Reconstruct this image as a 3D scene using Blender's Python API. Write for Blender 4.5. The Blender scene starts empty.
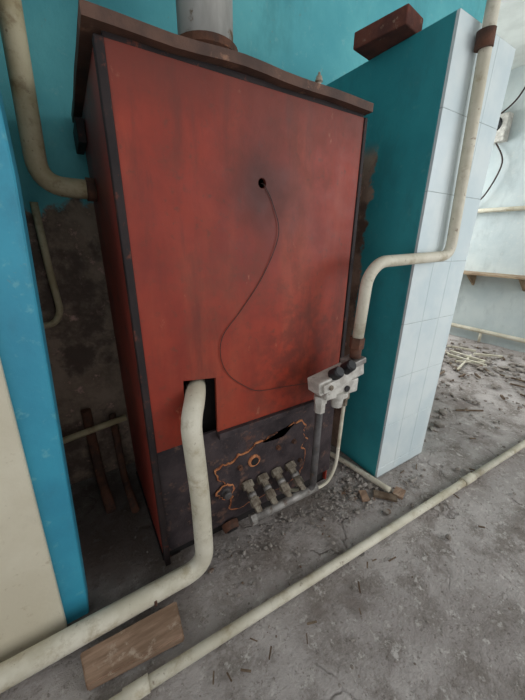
import bpy, bmesh, math, random
from mathutils import Vector, Matrix, noise
random.seed(7)
S=1.25
scene=bpy.context.scene
scene.view_settings.view_transform='Standard'
def W(x,y,d): return Vector((x*S,y*S,(1-d)*S))   # d = distance below eye level / eye height
def lin(c):
    o=[]
    for v in c:
        v=v/255.0
        o.append(v/12.92 if v<=.04045 else ((v+.055)/1.055)**2.4)
    return (o[0],o[1],o[2],1)
class NT:
    def __init__(s,name):
        s.m=bpy.data.materials.new(name); s.m.use_nodes=True
        s.t=s.m.node_tree; s.n=s.t.nodes; s.l=s.t.links
        s.b=s.n['Principled BSDF']; s.geo=s.n.new('ShaderNodeNewGeometry')
        s.pos=s.geo.outputs['Position']
    def noise(s,scale,detail=6,rough=.6,stretch=None,dist=0):
        n=s.n.new('ShaderNodeTexNoise'); n.inputs['Scale'].default_value=scale
        n.inputs['Detail'].default_value=detail; n.inputs['Roughness'].default_value=rough
        n.inputs['Distortion'].default_value=dist
        if stretch:
            mp=s.n.new('ShaderNodeMapping'); mp.inputs['Scale'].default_value=stretch
            s.l.new(s.pos,mp.inputs['Vector']); s.l.new(mp.outputs[0],n.inputs['Vector'])
        else: s.l.new(s.pos,n.inputs['Vector'])
        return n.outputs['Fac']
    def ramp(s,fac,a,b):
        r=s.n.new('ShaderNodeMapRange'); r.interpolation_type='SMOOTHSTEP'
        r.inputs['From Min'].default_value=a; r.inputs['From Max'].default_value=b
        s.l.new(fac,r.inputs['Value']); return r.outputs[0]
    def mix(s,fac,a,b):
        m=s.n.new('ShaderNodeMix'); m.data_type='RGBA'
        if isinstance(fac,(int,float)): m.inputs[0].default_value=fac
        else: s.l.new(fac,m.inputs[0])
        for i,v in ((6,a),(7,b)):
            if isinstance(v,tuple): m.inputs[i].default_value=lin(v)
            else: s.l.new(v,m.inputs[i])
        return m.outputs[2]
    def math(s,op,a,b=0.0):
        m=s.n.new('ShaderNodeMath'); m.operation=op
        for i,v in ((0,a),(1,b)):
            if isinstance(v,(int,float)): m.inputs[i].default_value=v
            else: s.l.new(v,m.inputs[i])
        return m.outputs[0]
    def z(s):
        x=s.n.new('ShaderNodeSeparateXYZ'); s.l.new(s.pos,x.inputs[0]); return x.outputs
    def dist(s,p):
        v=s.n.new('ShaderNodeVectorMath'); v.operation='DISTANCE'
        s.l.new(s.pos,v.inputs[0]); v.inputs[1].default_value=p; return v.outputs['Value']
    def done(s,col,rough=.6,bump=None,bs=.3,bd=.01,metal=0,spec=.5):
        if isinstance(col,tuple): s.b.inputs['Base Color'].default_value=lin(col)
        else: s.l.new(col,s.b.inputs['Base Color'])
        if isinstance(rough,(int,float)): s.b.inputs['Roughness'].default_value=rough
        else: s.l.new(rough,s.b.inputs['Roughness'])
        s.b.inputs['Metallic'].default_value=metal
        s.b.inputs['Specular IOR Level'].default_value=spec
        if bump is not None:
            b=s.n.new('ShaderNodeBump'); b.inputs['Strength'].default_value=bs; b.inputs['Distance'].default_value=bd
            s.l.new(bump,b.inputs['Height']); s.l.new(b.outputs[0],s.b.inputs['Normal'])
        return s.m
def simple(name,c1,c2,scale=8,rough=.55,bs=.2,metal=0,c3=None,s3=14,t3=(.58,.66),stretch=None,spec=.5,bd=.006):
    t=NT(name)
    col=t.mix(t.ramp(t.noise(scale,5,.6,stretch),.35,.65),c1,c2)
    if c3: col=t.mix(t.ramp(t.noise(s3,8,.7),*t3),col,c3)
    return t.done(col,rough,t.noise(scale*6,6,.7),bs,bd,metal,spec)

# ---------------------------------------------------------------- materials
def mk_pipe(name,a,b,stain):
    t=NT(name)
    c=t.mix(t.ramp(t.noise(6,7,.65),.35,.65),a,b)
    c=t.mix(t.math('MULTIPLY',t.ramp(t.noise(9,9,.72),.5,.66),.7),c,stain)
    c=t.mix(t.math('MULTIPLY',t.ramp(t.noise(45,7,.7),.6,.7),.7),c,(104,80,58))
    return t.done(c,.6,t.noise(60,6,.7),.3,.004,0,.4)
m_white=mk_pipe('white_pipe_paint',(208,202,184),(188,181,160),(156,142,114))
m_cream=mk_pipe('cream_pipe_paint',(196,184,152),(172,156,120),(128,102,68))
m_rust=simple('rust',(98,62,44),(66,46,36),16,.85,.5,0,(150,96,62),20,(.6,.7))
m_black=simple('black_enamel',(30,23,23),(42,32,31),10,.65,.25,0,(98,52,38),22,(.56,.68),None,.3)
m_dark=simple('soot_and_cavity_dark',(18,15,14),(28,23,21),8,.9,.3)  # soot on the plinth; elsewhere the darkness of openings put into the colour
m_steel=simple('dull_steel',(150,146,140),(108,103,98),20,.5,.25,.3,(88,70,56),30,(.56,.68))
m_darkpipe=simple('dark_steel_pipe',(86,82,80),(58,54,53),18,.55,.2,.2,(104,76,58),24,(.6,.7))
m_brass=simple('tarnished_brass',(152,142,126),(106,94,80),34,.55,.25,.35,(76,60,48),40,(.55,.66))
m_alu=simple('valve_alloy',(202,199,190),(168,163,154),24,.5,.3,.1,(108,98,86),26,(.58,.7))
m_knob=simple('black_plastic',(24,24,26),(36,36,38),20,.4,.05)
m_galv=simple('galvanised_flue',(196,195,188),(160,158,151),7,.5,.15,.2,(126,104,78),12,(.58,.7),(1,1,.3))
m_tile=simple('white_glazed_tile',(210,219,218),(196,209,211),4,.25,.04,0,(158,160,152),30,(.68,.78))
m_grout=simple('tile_grout',(162,170,168),(132,140,138),20,.9,.4)
m_wood=simple('weathered_wood',(158,130,108),(124,98,78),6,.85,.5,0,(176,156,136),18,(.55,.68),(1.0,7,7))
m_shelf=simple('shelf_wood',(158,138,112),(128,106,82),6,.75,.3)
m_brick=simple('brick_clay',(112,62,48),(84,48,40),12,.9,.6,0,(150,124,106),20,(.6,.7))
m_stone=simple('rubble_mortar',(158,151,143),(118,109,100),20,.95,.5,0,(100,76,58),9,(.56,.62))
m_twig=simple('wood_splinters',(120,104,86),(84,66,50),20,.9,.2)
m_wire=simple('thin_wire',(34,20,16),(52,30,22),20,.6,.05)
m_ceil=simple('ceiling_whitewash',(206,210,204),(188,192,186),3,.9,.2)
m_porc=simple('porcelain_stub',(216,196,178),(170,140,118),20,.35,.1)

def mk_red():
    t=NT('red_enamel_panel')
    c=t.mix(t.ramp(t.noise(2.2,8,.65),.32,.68),(150,52,32),(120,42,29))
    c=t.mix(t.math('MULTIPLY',t.ramp(t.noise(3.5,7,.65,(1,1,.22)),.48,.75),.55),c,(162,80,56))
    c=t.mix(t.math('MULTIPLY',t.ramp(t.noise(7,9,.72,(1,1,.16)),.5,.68),.6),c,(92,43,33))
    c=t.mix(t.math('MULTIPLY',t.ramp(t.noise(3,10,.78),.5,.62),.4),c,(108,58,44))
    c=t.mix(t.math('MULTIPLY',t.ramp(t.noise(40,8,.7),.56,.7),.6),c,(98,54,40))
    c=t.mix(t.math('MULTIPLY',t.ramp(t.noise(16,9,.75,(1,1,.5)),.64,.70),.6),c,(170,110,84))
    d=t.dist(W(.449,.735,-.133)); n=t.noise(9,6,.6)
    dd=t.math('ADD',d,t.math('MULTIPLY',n,-.10))
    soot=t.math('MULTIPLY',t.math('SUBTRACT',1.0,t.ramp(dd,-.03,.17)),.75)
    c=t.mix(soot,c,(54,30,24))
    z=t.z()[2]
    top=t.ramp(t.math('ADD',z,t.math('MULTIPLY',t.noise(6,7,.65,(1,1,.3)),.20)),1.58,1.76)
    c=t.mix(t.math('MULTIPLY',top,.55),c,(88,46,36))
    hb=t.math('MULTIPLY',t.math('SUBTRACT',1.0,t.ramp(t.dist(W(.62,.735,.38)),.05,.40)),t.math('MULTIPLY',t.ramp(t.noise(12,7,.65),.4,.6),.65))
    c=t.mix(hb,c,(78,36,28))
    r=t.math('ADD',t.math('MULTIPLY',t.noise(12,5,.6),.3),.40)
    return t.done(c,r,t.noise(30,6,.6),.2,.004,0,.35)
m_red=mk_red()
m_redside=simple('red_side_enamel',(146,50,35),(118,41,30),4,.5,.15,0,(74,38,31),9,(.53,.68),(1,1,.4))
m_cap=simple('cap_brown_rust',(94,66,52),(68,48,39),9,.7,.3,0,(134,98,76),14,(.58,.7))
def mk_low():
    t=NT('burner_panel_grey')
    c=t.mix(t.ramp(t.noise(9,7,.65),.35,.65),(66,56,57),(42,35,37))
    c=t.mix(t.ramp(t.noise(20,9,.72),.54,.66),c,(98,74,64))
    c=t.mix(t.math('MULTIPLY',t.ramp(t.noise(7,9,.75),.6,.7),.6),c,(112,70,50))
    return t.done(c,.68,t.noise(50,6,.7),.5,.006,0,.35)
m_low=mk_low()
m_scorch=simple('orange_scorched_edge',(196,130,84),(150,86,54),34,.85,.6,0,(80,48,35),18,(.52,.60))

def plaster(t):
    pl=t.mix(t.ramp(t.noise(7,8,.7),.35,.65),(158,138,120),(116,99,85))
    pl=t.mix(t.ramp(t.noise(14,8,.7),.56,.66),pl,(196,160,145))
    return t.mix(t.math('MULTIPLY',t.ramp(t.noise(4,8,.7),.48,.62),.85),pl,(82,68,60))
def mk_wall():
    t=NT('blue_limewash_wall')
    c=t.mix(t.ramp(t.noise(2.2,8,.6),.3,.7),(110,192,196),(86,170,180))
    c=t.mix(t.math('MULTIPLY',t.ramp(t.noise(20,8,.7),.56,.72),.5),c,(146,198,196))
    c=t.mix(t.math('MULTIPLY',t.ramp(t.noise(3.2,9,.72,(1,1,.4)),.5,.7),.55),c,(76,146,152))
    c=t.mix(t.math('MULTIPLY',t.ramp(t.noise(11,9,.75),.62,.68),.5),c,(124,138,126))
    z=t.z()[2]
    zz=t.math('ADD',z,t.math('MULTIPLY',t.math('SUBTRACT',t.noise(5,7,.65),.5),.7))
    c=t.mix(t.ramp(zz,1.36,1.42),plaster(t),c)
    return t.done(c,.85,t.noise(22,8,.7),.35,.01)
m_wallback=mk_wall()
def mk_blue(name,a,b,low,rough=.5,bare=False):
    t=NT(name)
    c=t.mix(t.ramp(t.noise(3,8,.6),.3,.7),a,b)
    c=t.mix(t.math('MULTIPLY',t.ramp(t.noise(26,8,.7),.58,.7),.55),c,low)
    dk=tuple(int(v*.78+14) for v in b)
    c=t.mix(t.math('MULTIPLY',t.ramp(t.noise(5,9,.72,(1,1,.5)),.5,.68),.5),c,dk)
    c=t.mix(t.math('MULTIPLY',t.ramp(t.noise(15,9,.75),.64,.69),.5),c,(120,122,108))
    if bare:   # paint has come away from the hidden rear strip beside the boiler
        xyz=t.z(); y=t.math('ADD',xyz[1],t.math('MULTIPLY',t.math('SUBTRACT',t.noise(9,8,.7),.5),.16))
        k=t.math('MULTIPLY',t.ramp(y,1.085,1.10),t.math('SUBTRACT',1.0,t.ramp(xyz[2],1.60,1.68)))
        c=t.mix(k,c,plaster(t))
    return t.done(c,rough,t.noise(18,7,.65),.25,.008)
m_pier=mk_blue('blue_oil_paint',(56,150,174),(46,132,158),(106,168,176))
m_teal=mk_blue('teal_oil_paint',(52,148,154),(42,134,142),(84,152,154),.42,True)
m_creamwall=mk_blue('cream_wall_paint',(210,203,182),(194,185,162),(156,140,112),.6)
m_farwall=mk_blue('pale_blue_plaster',(192,199,196),(176,186,186),(206,204,196),.85)

def mk_floor():
    t=NT('dusty_concrete')
    c=t.mix(t.ramp(t.noise(1.6,9,.65),.35,.65),(190,183,178),(156,148,143))
    c=t.mix(t.ramp(t.noise(6,10,.74),.47,.6),c,(138,130,123))
    c=t.mix(t.ramp(t.noise(24,9,.75),.52,.66),c,(202,196,190))
    c=t.mix(t.math('MULTIPLY',t.ramp(t.noise(60,6,.75),.55,.66),.6),c,(100,90,82))
    c=t.mix(t.math('MULTIPLY',t.ramp(t.noise(3.3,9,.7),.56,.64),.45),c,(114,103,94))
    v=t.n.new('ShaderNodeTexVoronoi'); v.feature='DISTANCE_TO_EDGE'; v.inputs['Scale'].default_value=1.3
    mp=t.n.new('ShaderNodeVectorMath'); mp.operation='ADD'
    nz=t.n.new('ShaderNodeTexNoise'); nz.inputs['Scale'].default_value=4; nz.inputs['Detail'].default_value=6
    t.l.new(t.pos,nz.inputs['Vector'])
    sc=t.n.new('ShaderNodeVectorMath'); sc.operation='SCALE'; sc.inputs['Scale'].default_value=.5
    t.l.new(nz.outputs['Color'],sc.inputs[0]); t.l.new(t.pos,mp.inputs[0]); t.l.new(sc.outputs[0],mp.inputs[1])
    t.l.new(mp.outputs[0],v.inputs['Vector'])
    cr=t.math('MULTIPLY',t.math('SUBTRACT',1.0,t.ramp(v.outputs['Distance'],.0,.014)),t.ramp(t.noise(2.5),.5,.6))
    c=t.mix(t.math('MULTIPLY',cr,.5),c,(84,76,70))
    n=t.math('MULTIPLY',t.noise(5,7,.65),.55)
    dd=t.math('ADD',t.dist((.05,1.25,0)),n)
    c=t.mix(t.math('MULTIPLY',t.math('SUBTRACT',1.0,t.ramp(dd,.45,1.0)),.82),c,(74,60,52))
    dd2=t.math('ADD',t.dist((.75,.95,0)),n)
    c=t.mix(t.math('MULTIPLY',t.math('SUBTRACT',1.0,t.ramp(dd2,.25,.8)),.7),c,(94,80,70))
    h=t.math('ADD',t.noise(14,10,.75),t.math('MULTIPLY',t.noise(70,6,.7),.5))
    h=t.math('SUBTRACT',h,t.math('MULTIPLY',cr,.4))
    return t.done(c,.95,h,.8,.022,0,.2)
m_floor=mk_floor()

# ---------------------------------------------------------------- geometry helpers
def obj_from_bm(name,bm,mats,parent=None,smooth=False):
    me=bpy.data.meshes.new(name); bm.normal_update(); bm.to_mesh(me); bm.free()
    for m in (mats if isinstance(mats,list) else [mats]): me.materials.append(m)
    if smooth:
        for p in me.polygons: p.use_smooth=True
    o=bpy.data.objects.new(name,me); scene.collection.objects.link(o)
    if parent: o.parent=parent
    return o
def empty(name):
    e=bpy.data.objects.new(name,None); scene.collection.objects.link(e); e.empty_display_size=.1; return e
def add_box(bm,lo,hi,rot=None,jit=0,mi=0):
    vs=[]
    c=(lo+hi)/2
    for x in (lo.x,hi.x):
        for y in (lo.y,hi.y):
            for z in (lo.z,hi.z):
                v=Vector((x,y,z))
                if rot is not None: v=c+rot@(v-c)
                if jit: v+=Vector([random.uniform(-jit,jit) for _ in range(3)])
                vs.append(bm.verts.new(v))
    fs=[(0,1,3,2),(4,6,7,5),(0,4,5,1),(2,3,7,6),(0,2,6,4),(1,5,7,3)]
    out=[bm.faces.new([vs[i] for i in f]) for f in fs]
    for f in out: f.material_index=mi
    return out
def box(name,x0,x1,y0,y1,d0,d1,mat,parent=None,bev=.003,rot=None):
    bm=bmesh.new(); a=W(x0,y0,d1); b=W(x1,y1,d0)
    lo=Vector((min(a.x,b.x),min(a.y,b.y),min(a.z,b.z))); hi=Vector((max(a.x,b.x),max(a.y,b.y),max(a.z,b.z)))
    add_box(bm,lo,hi,rot)
    bmesh.ops.recalc_face_normals(bm,faces=bm.faces)
    if bev: bmesh.ops.bevel(bm,geom=list(bm.edges),offset=bev,segments=2,affect='EDGES',profile=.5)
    return obj_from_bm(name,bm,mat,parent)
def prism(name,pts,y0,y1,mat,parent=None,bev=0):
    """polygon in (x,d) extruded in depth"""
    bm=bmesh.new()
    f=[bm.verts.new(W(x,y0,d)) for x,d in pts]; b=[bm.verts.new(W(x,y1,d)) for x,d in pts]
    bm.faces.new(f); bm.faces.new(b[::-1]); n=len(pts)
    for i in range(n): bm.faces.new([f[i],b[i],b[(i+1)%n],f[(i+1)%n]])
    bmesh.ops.recalc_face_normals(bm,faces=bm.faces)
    if bev: bmesh.ops.bevel(bm,geom=list(bm.edges),offset=bev,segments=1,affect='EDGES')
    return obj_from_bm(name,bm,mat,parent)
def fillet(pts,r,seg=8):
    pts=[Vector(p) for p in pts]; out=[pts[0]]
    for i in range(1,len(pts)-1):
        a,b,c=pts[i-1],pts[i],pts[i+1]
        u=(a-b); w=(c-b); k=min(r,u.length*.49,w.length*.49)
        p=b+u.normalized()*k; q=b+w.normalized()*k
        for j in range(seg+1):
            t=j/seg; out.append(p*(1-t)**2+b*2*t*(1-t)+q*t*t)
    out.append(pts[-1]); return out
def sweep(bm,path,r,n=20,cap=True,smooth=True,mi=0):
    rings=[]; ref=None
    for i,p in enumerate(path):
        a=path[max(0,i-1)]; b=path[min(len(path)-1,i+1)]; t=(b-a).normalized()
        if ref is None:
            ref=Vector((0,0,1)) if abs(t.z)<.9 else Vector((1,0,0))
        ref=(ref-t*ref.dot(t)).normalized(); s=t.cross(ref)
        rr=r[i] if isinstance(r,list) else r
        rings.append([bm.verts.new(p+ref*math.cos(2*math.pi*k/n)*rr+s*math.sin(2*math.pi*k/n)*rr) for k in range(n)])
    for i in range(len(rings)-1):
        for k in range(n):
            f=bm.faces.new([rings[i][k],rings[i][(k+1)%n],rings[i+1][(k+1)%n],rings[i+1][k]]); f.smooth=smooth; f.material_index=mi
    if cap:
        bm.faces.new(rings[0][::-1]).material_index=mi; bm.faces.new(rings[-1]).material_index=mi
def tube(name,pts,r,mat,parent=None,fr=.06,n=20):
    bm=bmesh.new(); sweep(bm,fillet([W(*p) for p in pts],fr*S),r*S,n)
    return obj_from_bm(name,bm,mat,parent)
def seg(name,a,b,r,mat,parent=None,n=20,hexa=False):
    bm=bmesh.new(); sweep(bm,[W(*a),W(*b)],r*S,6 if hexa else n,True,not hexa)
    return obj_from_bm(name,bm,mat,parent)
def lathe(name,a,b,prof,mat,parent=None,n=24):
    """profile list of (t along a-b, radius)"""
    A=W(*a);B=W(*b); bm=bmesh.new()
    rings=[]
    d=(B-A).normalized(); ref=Vector((0,0,1)) if abs(d.z)<.9 else Vector((1,0,0))
    ref=(ref-d*ref.dot(d)).normalized(); s=d.cross(ref)
    for t,r in prof:
        p=A.lerp(B,t); r=r*S
        rings.append([bm.verts.new(p+ref*math.cos(2*math.pi*k/n)*r+s*math.sin(2*math.pi*k/n)*r) for k in range(n)])
    for i in range(len(rings)-1):
        for k in range(n): bm.faces.new([rings[i][k],rings[i][(k+1)%n],rings[i+1][(k+1)%n],rings[i+1][k]])
    bm.faces.new(rings[0][::-1]); bm.faces.new(rings[-1])
    return obj_from_bm(name,bm,mat,parent)

# ---------------------------------------------------------------- room shell
bm=bmesh.new(); NX,NY=230,170
x0,x1,y0,y1=-1.9,4.7,-2.0,3.9; g=[]
for j in range(NY+1):
    row=[]
    for i in range(NX+1):
        x=x0+(x1-x0)*i/NX; y=y0+(y1-y0)*j/NY
        z=-.008+.008*noise.noise(Vector((x*3,y*3,0)))+.005*noise.noise(Vector((x*11,y*11,3)))
        row.append(bm.verts.new((x,y,min(z,0))))
    g.append(row)
for j in range(NY):
    for i in range(NX): bm.faces.new([g[j][i],g[j][i+1],g[j+1][i+1],g[j+1][i]])
obj_from_bm('floor',bm,m_floor,None,True)
box('ceiling',-1.5,3.75,-1.6,3.1,-1.52,-1.45,m_ceil,bev=0)
box('wall_back',-.55,2.3,1.31,1.41,-1.45,1.01,m_wallback,bev=0)
prism('wall_left',[(-1.5,1.01),(-.1175,1.01),(-.052,-.1),(-.03,-1.45),(-1.5,-1.45)],.725,.80,m_pier,bev=.004)
box('wall_niche_side',-.55,-.45,.80,1.31,-1.45,1.01,m_wallback,bev=0)
box('wall_right',3.65,3.75,-1.6,3.1,-1.45,1.01,m_farwall,bev=0)
box('wall_far',2.2,3.65,3.0,3.1,-1.45,1.01,m_farwall,bev=0)
box('wall_return',2.2,2.3,1.41,3.0,-1.45,1.01,m_farwall,bev=0)
prism('cream_wall_panel',[(-1.2,1.0),(-.170,1.0),(-.146,.35),(-.120,-.4),(-1.2,-.4)],.708,.725,m_creamwall,bev=.004)

# ---------------------------------------------------------------- tiled column
col=empty('tiled_masonry_column')
box('column_core',1.012,1.352,.652,1.31,-.593,1.0,m_teal,col,bev=.004)
bm=bmesh.new()
add_box(bm,W(1.016,.6435,1.0),W(1.350,.653,-.592))
obj_from_bm('grout_bed',bm,m_grout,col)
bm=bmesh.new(); tw=.1135; th=.22
d=-.592
while d<.99:
    dn=min(d+th,.995)
    for c in range(3):
        a=W(1.0115+c*tw+.0007*(c>0),.6425,dn-.0007); b=W(1.0115+(c+1)*tw-.0005,.6525,d+.0007)
        add_box(bm,a,b)
    d+=th
bmesh.ops.recalc_face_normals(bm,faces=bm.faces)
bmesh.ops.bevel(bm,geom=list(bm.edges),offset=.0008,segments=1,affect='EDGES')
obj_from_bm('front_tiles',bm,m_tile,col)

# ---------------------------------------------------------------- boiler
bo=empty('floor_standing_gas_boiler')
box('side_left',.105,.113,.745,1.24,-.33,.985,m_redside,bo)
box('side_right',.796,.804,.745,1.24,-.33,.985,m_redside,bo)
box('back',.113,.796,1.23,1.24,-.33,.985,m_black,bo)
box('inner_shell',.118,.79,.80,1.22,-.32,.95,m_dark,bo)  # near-black, so the cavity's darkness behind notch and hole is painted in
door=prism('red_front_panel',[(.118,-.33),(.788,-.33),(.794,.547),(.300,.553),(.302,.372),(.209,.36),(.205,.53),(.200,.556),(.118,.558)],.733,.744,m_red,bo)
cut=lathe('cutter',(.449,.72,-.133),(.449,.76,-.133),[(0,.011),(1,.011)],m_dark)
mod=door.modifiers.new('hole','BOOLEAN'); mod.object=cut; mod.operation='DIFFERENCE'; mod.solver='EXACT'
bpy.context.view_layer.update()
dg=bpy.context.evaluated_depsgraph_get(); nm=bpy.data.meshes.new_from_object(door.evaluated_get(dg))
door.modifiers.clear(); door.data=nm; bpy.data.objects.remove(cut)
bv=door.modifiers.new('bev','BEVEL'); bv.width=.002; bv.segments=2; bv.limit_method='ANGLE'
box('corner_post_left',.102,.119,.729,.752,-.33,.99,m_black,bo)
prism('corner_post_right',[(.787,-.33),(.799,-.33),(.816,.62),(.797,.62)],.729,.752,m_black,bo,.002)
box('top_rail',.118,.79,.737,.76,-.345,-.325,m_black,bo)
prism('burner_panel',[(.119,.558),(.300,.553),(.80,.547),(.81,.93),(.119,.95)],.742,.752,m_low,bo)
prism('burner_panel_ledge',[(.30,.553),(.80,.547),(.80,.563),(.30,.575)],.718,.745,m_low,bo,.002)
box('plinth',.119,.81,.76,.80,.93,.995,m_dark,bo)
box('plinth_skid_left',.10,.16,.76,1.22,.985,1.0,m_black,bo)
box('plinth_skid_right',.76,.81,.76,1.22,.985,1.0,m_black,bo)
edge=[(.285,.705),(.315,.685),(.345,.692),(.375,.668),(.41,.676),(.44,.648),(.475,.650),(.51,.638),(.55,.650),(.585,.630),(.625,.622),(.66,.645),(.648,.69),(.67,.72),(.645,.745),(.66,.775),(.655,.86),(.60,.90),(.42,.905),(.335,.895),(.345,.83),(.305,.80),(.325,.76),(.295,.74)]
def refine(pts,n,amp,seed):
    o=[]
    for i in range(len(pts)):
        a=pts[i]; b=pts[(i+1)%len(pts)]
        for k in range(n):
            t=k/n; x=a[0]*(1-t)+b[0]*t; d=a[1]*(1-t)+b[1]*t
            o.append((x+amp*noise.noise(Vector((x*45,d*45,seed))),d+amp*noise.noise(Vector((x*45,d*45,seed+9)))))
    return o
def inset(pts,k):
    n=len(pts); area=sum(pts[i][0]*pts[(i+1)%n][1]-pts[(i+1)%n][0]*pts[i][1] for i in range(n)); sg=1 if area>0 else -1
    o=[]
    for i in range(n):
        a=Vector(pts[i-1]); c=Vector(pts[(i+1)%n]); t=(c-a).normalized()
        nrm=Vector((-t.y,t.x))*sg
        kk=k*(.45+1.9*abs(noise.noise(Vector((pts[i][0]*22,pts[i][1]*22,4)))))
        o.append((pts[i][0]+nrm.x*kk,pts[i][1]+nrm.y*kk))
    return o
outer=refine(edge,5,.014,1)
prism('scorched_gasket',outer,.7375,.743,m_scorch,bo)
prism('burner_plate',inset(outer,.0065),.735,.741,m_low,bo)
lathe('pilot_port_ring',(.43,.736,.715),(.43,.728,.715),[(0,.024),(.6,.024),(1,.019)],m_scorch,bo,16)
seg('pilot_port',(.43,.7265,.715),(.43,.729,.715),.015,m_dark,bo)  # solid dark disc drawn in place of an open hole
blob=refine([(.32+.036*math.cos(a),.80+.030*math.sin(a)) for a in [i*.628 for i in range(10)]],4,.014,3)
prism('igniter_scorch',blob,.7335,.736,m_scorch,bo)
prism('igniter_plate',inset(blob,.006),.732,.735,m_low,bo)
lathe('igniter_knob',(.32,.712,.80),(.32,.735,.80),[(0,.010),(.1,.014),(.6,.014),(1,.018)],m_darkpipe,bo)
for i,(x,d) in enumerate(((.60,.70),(.375,.72),(.635,.80),(.53,.70))):
    lathe('plate_bolt_%d'%(i+1),(x,.724,d),(x,.735,d),[(0,.008),(1,.010)],m_rust,bo,6)
for i,x in enumerate((.400,.462,.522,.584)):
    lathe('injector_%d'%(i+1),(x,.735,.797),(x,.642,.848),[(0,.022),(.20,.022),(.22,.0135),(.55,.0135),(.56,.0175),(.78,.0175),(.80,.012),(1,.012)],m_brass,bo,6)
    seg('injector_sleeve_%d'%(i+1),(x,.70,.816),(x,.688,.8225),.0150,m_steel,bo)
seg('manifold',(.375,.638,.855),(.64,.638,.855),.0145,m_steel,bo)
seg('manifold_cap',(.362,.638,.855),(.382,.638,.855),.018,m_steel,bo,hexa=True)
tube('manifold_riser',[(.60,.638,.855),(.622,.638,.84),(.622,.638,.49)],.0125,m_darkpipe,bo,.02)
tube('pilot_tube',[(.52,.70,.86),(.63,.655,.885),(.70,.64,.87),(.735,.64,.80),(.738,.64,.52)],.0065,m_white,bo,.05)
lathe('ash_port',(.335,.722,.968),(.335,.745,.955),[(0,.026),(.5,.030),(1,.030)],m_rust,bo,18)
seg('ash_port_mouth',(.335,.718,.970),(.335,.724,.966),.020,m_dark,bo)  # dark disc closes the port, its inner darkness given as colour
def cap():
    bm=bmesh.new(); n=14
    rows=[]
    for j in range(n+1):
        y=.712+(1.29-.712)*j/n; row=[]
        for i in range(n+1):
            x=.086+(.796-.086)*i/n
            dd=-.338-.006*math.sin(i/n*math.pi)+.006*noise.noise(Vector((x*6,y*6,1)))
            row.append((x,y,dd))
        rows.append(row)
    top=[[bm.verts.new(W(x,y,d-.02)) for x,y,d in r] for r in rows]
    bot=[[bm.verts.new(W(x,y,d)) for x,y,d in r] for r in rows]
    for j in range(n):
        for i in range(n):
            bm.faces.new([top[j][i],top[j][i+1],top[j+1][i+1],top[j+1][i]])
            bm.faces.new([bot[j][i],bot[j+1][i],bot[j+1][i+1],bot[j][i+1]])
    for i in range(n):
        bm.faces.new([top[0][i],bot[0][i],bot[0][i+1],top[0][i+1]]); bm.faces.new([top[n][i],top[n][i+1],bot[n][i+1],bot[n][i]])
        bm.faces.new([top[i][0],top[i+1][0],bot[i+1][0],bot[i][0]]); bm.faces.new([top[i][n],bot[i][n],bot[i+1][n],top[i+1][n]])
    bmesh.ops.recalc_face_normals(bm,faces=bm.faces)
    return obj_from_bm('top_cover',bm,m_cap,bo)
cap()
box('draft_box',.082,.104,1.12,1.28,-.31,-.25,m_black,bo)
def wirepts(l): return [W(*p) for p in l]
def smooth_curve(pts,n=8):
    P=[Vector(p) for p in pts]; out=[]
    for i in range(len(P)-1):
        a=P[max(0,i-1)];b=P[i];c=P[i+1];d=P[min(len(P)-1,i+2)]
        for k in range(n):
            t=k/n; out.append(.5*((2*b)+(c-a)*t+(2*a-5*b+4*c-d)*t*t+(3*b-a-3*c+d)*t**3))
    out.append(P[-1]); return out
bm=bmesh.new()
sweep(bm,smooth_curve(wirepts([(.449,.745,-.133),(.455,.731,-.128),(.4817,.730,-.085),(.50,.728,-.012),(.454,.730,.093),(.384,.730,.184),(.327,.729,.248),(.318,.729,.31),(.342,.730,.371),(.395,.729,.42),(.444,.727,.447),(.549,.722,.456),(.649,.66,.435)])),.0010*S,8)
obj_from_bm('thermocouple_wire',bm,m_wire,bo)

# flue
fl=empty('flue_pipe')
fx,fy=.434,1.02
lathe('flue_collar',(fx,fy,-.352),(fx,fy,-.50),[(0,.10),(.12,.10),(.14,.083),(.85,.083),(.88,.09),(1,.09)],m_rust,fl,32)
bm=bmesh.new(); sweep(bm,[W(fx,fy,d) for d in (-.48,-.8,-1.1,-1.45)],.076*S,40); obj_from_bm('flue_tube',bm,m_galv,fl)

# ---------------------------------------------------------------- pipes
hp=empty('heating_pipe')
tube('return_pipe',[(.262,.79,.40),(.232,.71,.40),(.200,.668,.45),(.210,.662,.70),(.206,.650,.958),(-1.2,.652,.969)],.0275,m_white,hp,.065,28)
seg('weld',(.044,.650,.9645),(.052,.650,.9645),.0288,m_rust,hp,28)
sp=empty('supply_pipe')
tube('supply_riser',[(-.005,1.10,-1.45),(-.012,1.10,-.6),(-.030,1.10,-.13),(.104,1.10,-.128)],.0255,m_cream,sp,.085,28)
seg('supply_nut',(.080,1.10,-.129),(.103,1.10,-.128),.031,m_rust,sp,24)
gp=empty('gas_pipe')
tube('gas_line',[(1.09,.615,-1.45),(1.115,.615,-.6),(1.168,.615,.045),(.79,.615,.058),(.745,.615,.10),(.735,.615,.32)],.0175,m_white,gp,.05,20)
seg('gas_socket',(1.108,.615,-.56),(1.112,.615,-.52),.024,m_rust,gp)
seg('gas_union_nut',(.736,.615,.285),(.735,.615,.32),.023,m_rust,gp,hexa=True)
seg('gas_union_low',(.735,.615,.32),(.735,.615,.352),.018,m_rust,gp)
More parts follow.
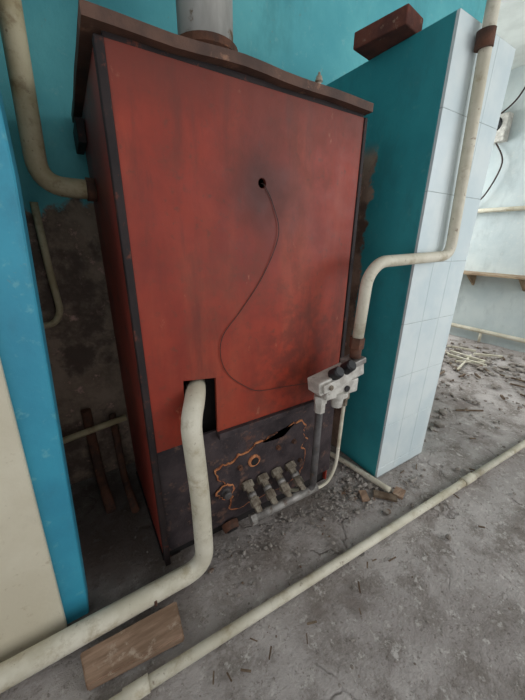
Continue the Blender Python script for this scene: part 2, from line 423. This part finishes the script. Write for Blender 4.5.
# gas control valve
va=empty('gas_control_valve')
R6=Matrix.Rotation(math.radians(-10),3,'Y')
box('valve_bar',.575,.768,.598,.655,.385,.430,m_alu,va,.005,R6)
box('valve_body',.615,.755,.604,.655,.425,.475,m_alu,va,.006)
box('valve_front_cover',.585,.650,.588,.60,.402,.430,m_alu,va,.003,R6)
box('valve_inlet_flange',.705,.765,.592,.650,.355,.375,m_steel,va,.004,R6)
lathe('valve_knob_a',(.640,.583,.368),(.640,.61,.392),[(0,.014),(.15,.018),(1,.020)],m_knob,va)
lathe('valve_knob_b',(.690,.583,.356),(.690,.61,.382),[(0,.014),(.15,.018),(1,.020)],m_knob,va)
lathe('valve_outlet',(.622,.638,.47),(.622,.638,.53),[(0,.022),(.4,.022),(.45,.018),(1,.018)],m_alu,va,6)
lathe('valve_diaphragm',(.685,.625,.46),(.685,.625,.52),[(0,.034),(.3,.034),(.35,.022),(1,.018)],m_alu,va)
lathe('valve_pilot_nut',(.738,.64,.47),(.738,.64,.54),[(0,.016),(.6,.016),(.65,.011),(1,.011)],m_brass,va,6)
seg('valve_screw',(.612,.583,.418),(.612,.590,.418),.008,m_brass,va)
seg('valve_screw_b',(.70,.598,.45),(.70,.605,.45),.010,m_knob,va)

fp=empty('floor_conduit_pipe')
seg('long_pipe',(-.30,.486,.982),(1.36,.4185,.982),.0145,m_white,fp)
seg('long_pipe_far',(1.34,.419,.982),(3.4,.336,.982),.0145,m_white,fp)
seg('coupling',(1.30,.421,.981),(1.375,.418,.981),.0180,m_white,fp)
seg('bottom_fitting',(-.06,.476,.981),(-.005,.474,.981),.0180,m_white,fp)
tube('drain_pipe',[(.90,1.0,.985),(.955,.80,.985),(.985,.60,.985),(.992,.56,.985)],.012,m_white,None,.05)
np=empty('niche_pipework')
tube('thin_riser',[(-.06,1.27,-.1),(-.058,1.27,.10),(-.052,1.27,.25),(-.075,1.27,.29),(-.16,1.27,.30)],.011,m_cream,np,.03)
tube('rusty_pipe_a',[(-.02,1.05,.985),(-.035,1.20,.95),(-.04,1.28,.78),(-.04,1.28,.66)],.018,m_rust,np,.05)
tube('rusty_pipe_b',[(.06,1.0,.985),(.05,1.2,.97),(.05,1.27,.70)],.014,m_rust,np,.05)
seg('cross_pipe',(-.2,1.25,.76),(.10,1.25,.72),.013,m_cream,np)

# board under heating pipe
bm=bmesh.new()
pts=[(-.140,.615),(.100,.607),(.093,.515),(-.130,.538)]
t=[bm.verts.new(W(x,y,.972)) for x,y in pts]; u=[bm.verts.new(W(x,y,.998)) for x,y in pts]
bm.faces.new(t); bm.faces.new(u[::-1])
for i in range(4): bm.faces.new([t[i],u[i],u[(i+1)%4],t[(i+1)%4]])
bmesh.ops.recalc_face_normals(bm,faces=bm.faces); bmesh.ops.bevel(bm,geom=list(bm.edges),offset=.004,segments=2,affect='EDGES')
obj_from_bm('wooden_board',bm,m_wood)

box('brick',.935,1.035,.77,.95,-.640,-.594,m_brick,None,.005,Matrix.Rotation(math.radians(9),3,'Z'))
lathe('porcelain_insulator',(1.035,1.24,-.593),(1.035,1.24,-.665),[(0,.016),(.25,.018),(.3,.012),(.5,.010),(.55,.017),(.8,.012),(.85,.007),(1,.004)],m_porc)

# ---------------------------------------------------------------- far side of the room
sh=empty('wall_shelf')
box('shelf_board',3.42,3.65,1.0,2.2,.285,.305,m_shelf,sh)
for y in (1.15,1.6,2.05): prism('bracket_%d'%int(y*100),[(3.46,.305),(3.65,.305),(3.65,.43)],y,y+.02,m_shelf,sh)
bp=empty('wall_pipe')
seg('wall_pipe_run',(3.60,.6,-.30),(3.60,2.6,-.30),.02,m_white,bp)
tube('wall_pipe_drop',[(3.60,2.0,-.30),(3.60,2.0,.9)],.018,m_white,bp)
for y in (.7,1.55,2.4): seg('wall_pipe_clip_%d'%int(y*100),(3.60,y,-.30),(3.65,y,-.30),.012,m_rust,bp)
lp=empty('skirting_pipe')
seg('skirting_run',(3.60,.4,.88),(3.60,2.9,.88),.022,m_white,lp)
for y in (.6,1.4,2.3): seg('skirting_leg_%d'%int(y*10),(3.60,y,.88),(3.60,y,1.0),.014,m_white,lp)
eb=empty('electric_meter')
box('meter_case',3.56,3.65,1.62,1.82,-1.10,-.88,m_alu,eb,.01)
lathe('meter_dial',(3.545,1.72,-1.02),(3.56,1.72,-1.02),[(0,.05),(1,.06)],m_knob,eb)
bm=bmesh.new(); sweep(bm,smooth_curve([W(3.62,1.7,-.88),W(3.60,1.6,-.7),W(3.6,1.68,-.45),W(3.6,1.82,-.28),W(3.61,1.9,.1)]),.009,8)
sweep(bm,smooth_curve([W(3.62,1.75,-1.1),W(3.6,1.6,-1.2),W(3.62,1.5,-1.45)]),.009,8)
obj_from_bm('meter_cable',bm,m_wire,eb)

# ---------------------------------------------------------------- debris: one object
bm=bmesh.new()
def blocked(x,y,m=0):
    return (y>.72-m and .09-m<x<.83+m) or (1.0-m<x<1.36+m and y>.63-m) or x>3.5-m or (y>.70-m and x<-.03) or y>2.8 or (-.17-m<x<.13+m and .49<y<.64) or (x>2.1 and x<2.35 and y>1.3)
for cx,cy,sx,sy,n,s0,s1 in [(.95,.62,.05,.06,80,.004,.018),(1.1,.56,.12,.03,50,.003,.012),(.55,.66,.22,.03,150,.003,.010),(.75,.62,.12,.04,80,.003,.012),
   (.9,.3,.9,.35,420,.0015,.006),(.3,.57,.15,.05,60,.002,.007),(2.3,.9,.6,.3,300,.004,.02),(2.9,1.3,.4,.4,320,.008,.042),(1.62,.95,.1,.12,90,.006,.03),(.84,.66,.03,.03,30,.004,.014)]:
    for _ in range(n):
        x=cx+random.gauss(0,sx); y=cy+random.gauss(0,sy); s=random.uniform(s0,s1)*random.uniform(.5,1)
        if blocked(x,y,s): continue
        r=bmesh.ops.create_icosphere(bm,subdivisions=1,radius=s*S)
        R=Matrix.Rotation(random.uniform(0,6.3),3,'Z'); off=Vector([random.uniform(0,99) for _ in range(3)])
        sc=Vector((random.uniform(.7,1.5),random.uniform(.6,1.1),random.uniform(.35,.7)))
        for v in r['verts']:
            k=1+.45*noise.noise(v.co*(1.2/(s*S))+off)
            v.co=R@(Vector((v.co.x*sc.x,v.co.y*sc.y,v.co.z*sc.z))*k)+Vector((x*S,y*S,s*S*.3))
for cx,cy,sx,sy,n,l0,l1,w,mi in [(.65,.36,.3,.06,12,.015,.035,.004,1),(.2,.40,.15,.04,5,.02,.04,.004,1),(1.4,.5,.3,.12,8,.015,.04,.005,1),(2.6,1.0,.3,.25,14,.04,.2,.012,1),(3.0,1.25,.2,.25,10,.2,.5,.02,2)]:
    for _ in range(n):
        x=cx+random.gauss(0,sx); y=cy+random.gauss(0,sy); l=random.uniform(l0,l1)*S; a=random.uniform(0,math.pi)
        if blocked(x,y,l*.5): continue
        ww=w*S*random.uniform(.6,1.2); c=Vector((x*S,y*S,ww*.5+.001)); R=Matrix.Rotation(a,3,'Z')
        add_box(bm,c-Vector((l/2,ww/2,ww/2)),c+Vector((l/2,ww/2,ww/2)),R,0,mi)
for x,y,sx,sy,a,mi in ((.955,.555,.09,.03,-50,1),(1.02,.535,.05,.04,20,3),(.88,.60,.05,.03,60,3)):
    c=W(x,y,.992); h=Vector((sx*S/2,sy*S/2,.007)); add_box(bm,c-h,c+h,Matrix.Rotation(math.radians(a),3,'Z'),0,mi)
bmesh.ops.recalc_face_normals(bm,faces=bm.faces)
obj_from_bm('floor_rubble',bm,[m_stone,m_twig,m_white,m_wood])

# ---------------------------------------------------------------- light
w=bpy.data.worlds.new('World'); scene.world=w; w.use_nodes=True
bg=w.node_tree.nodes['Background']; bg.inputs[0].default_value=(.94,.96,1,1); bg.inputs[1].default_value=.95
def area(name,loc,target,sx,sy,power,col=(1,1,1)):
    l=bpy.data.lights.new(name,'AREA'); l.shape='RECTANGLE'; l.size=sx; l.size_y=sy; l.energy=power; l.color=col
    o=bpy.data.objects.new(name,l); scene.collection.objects.link(o); o.location=loc
    o.rotation_euler=(Vector(target)-Vector(loc)).to_track_quat('-Z','Y').to_euler(); return o
area('window_daylight_front',(3.2,-1.7,1.8),(1.6,1.0,.6),1.8,1.4,50,(.97,.98,1))
area('window_daylight_far',(3.4,3.3,2.0),(2.8,.6,.2),1.6,1.4,80,(.97,.98,1))

# ---------------------------------------------------------------- camera
cam=bpy.data.cameras.new('camera'); co=bpy.data.objects.new('camera',cam); scene.collection.objects.link(co)
cam.sensor_fit='VERTICAL'; cam.sensor_height=24; cam.lens=303/700*24; cam.clip_start=.02
r=Vector((.8507,-.5241,.0136)).normalized(); f=Vector((.4976,.7980,-.3429)).normalized()
u=r.cross(f).normalized(); r=f.cross(u).normalized()
co.matrix_world=Matrix(((r.x,u.x,-f.x,0),(r.y,u.y,-f.y,0),(r.z,u.z,-f.z,S),(0,0,0,1)))
scene.camera=co
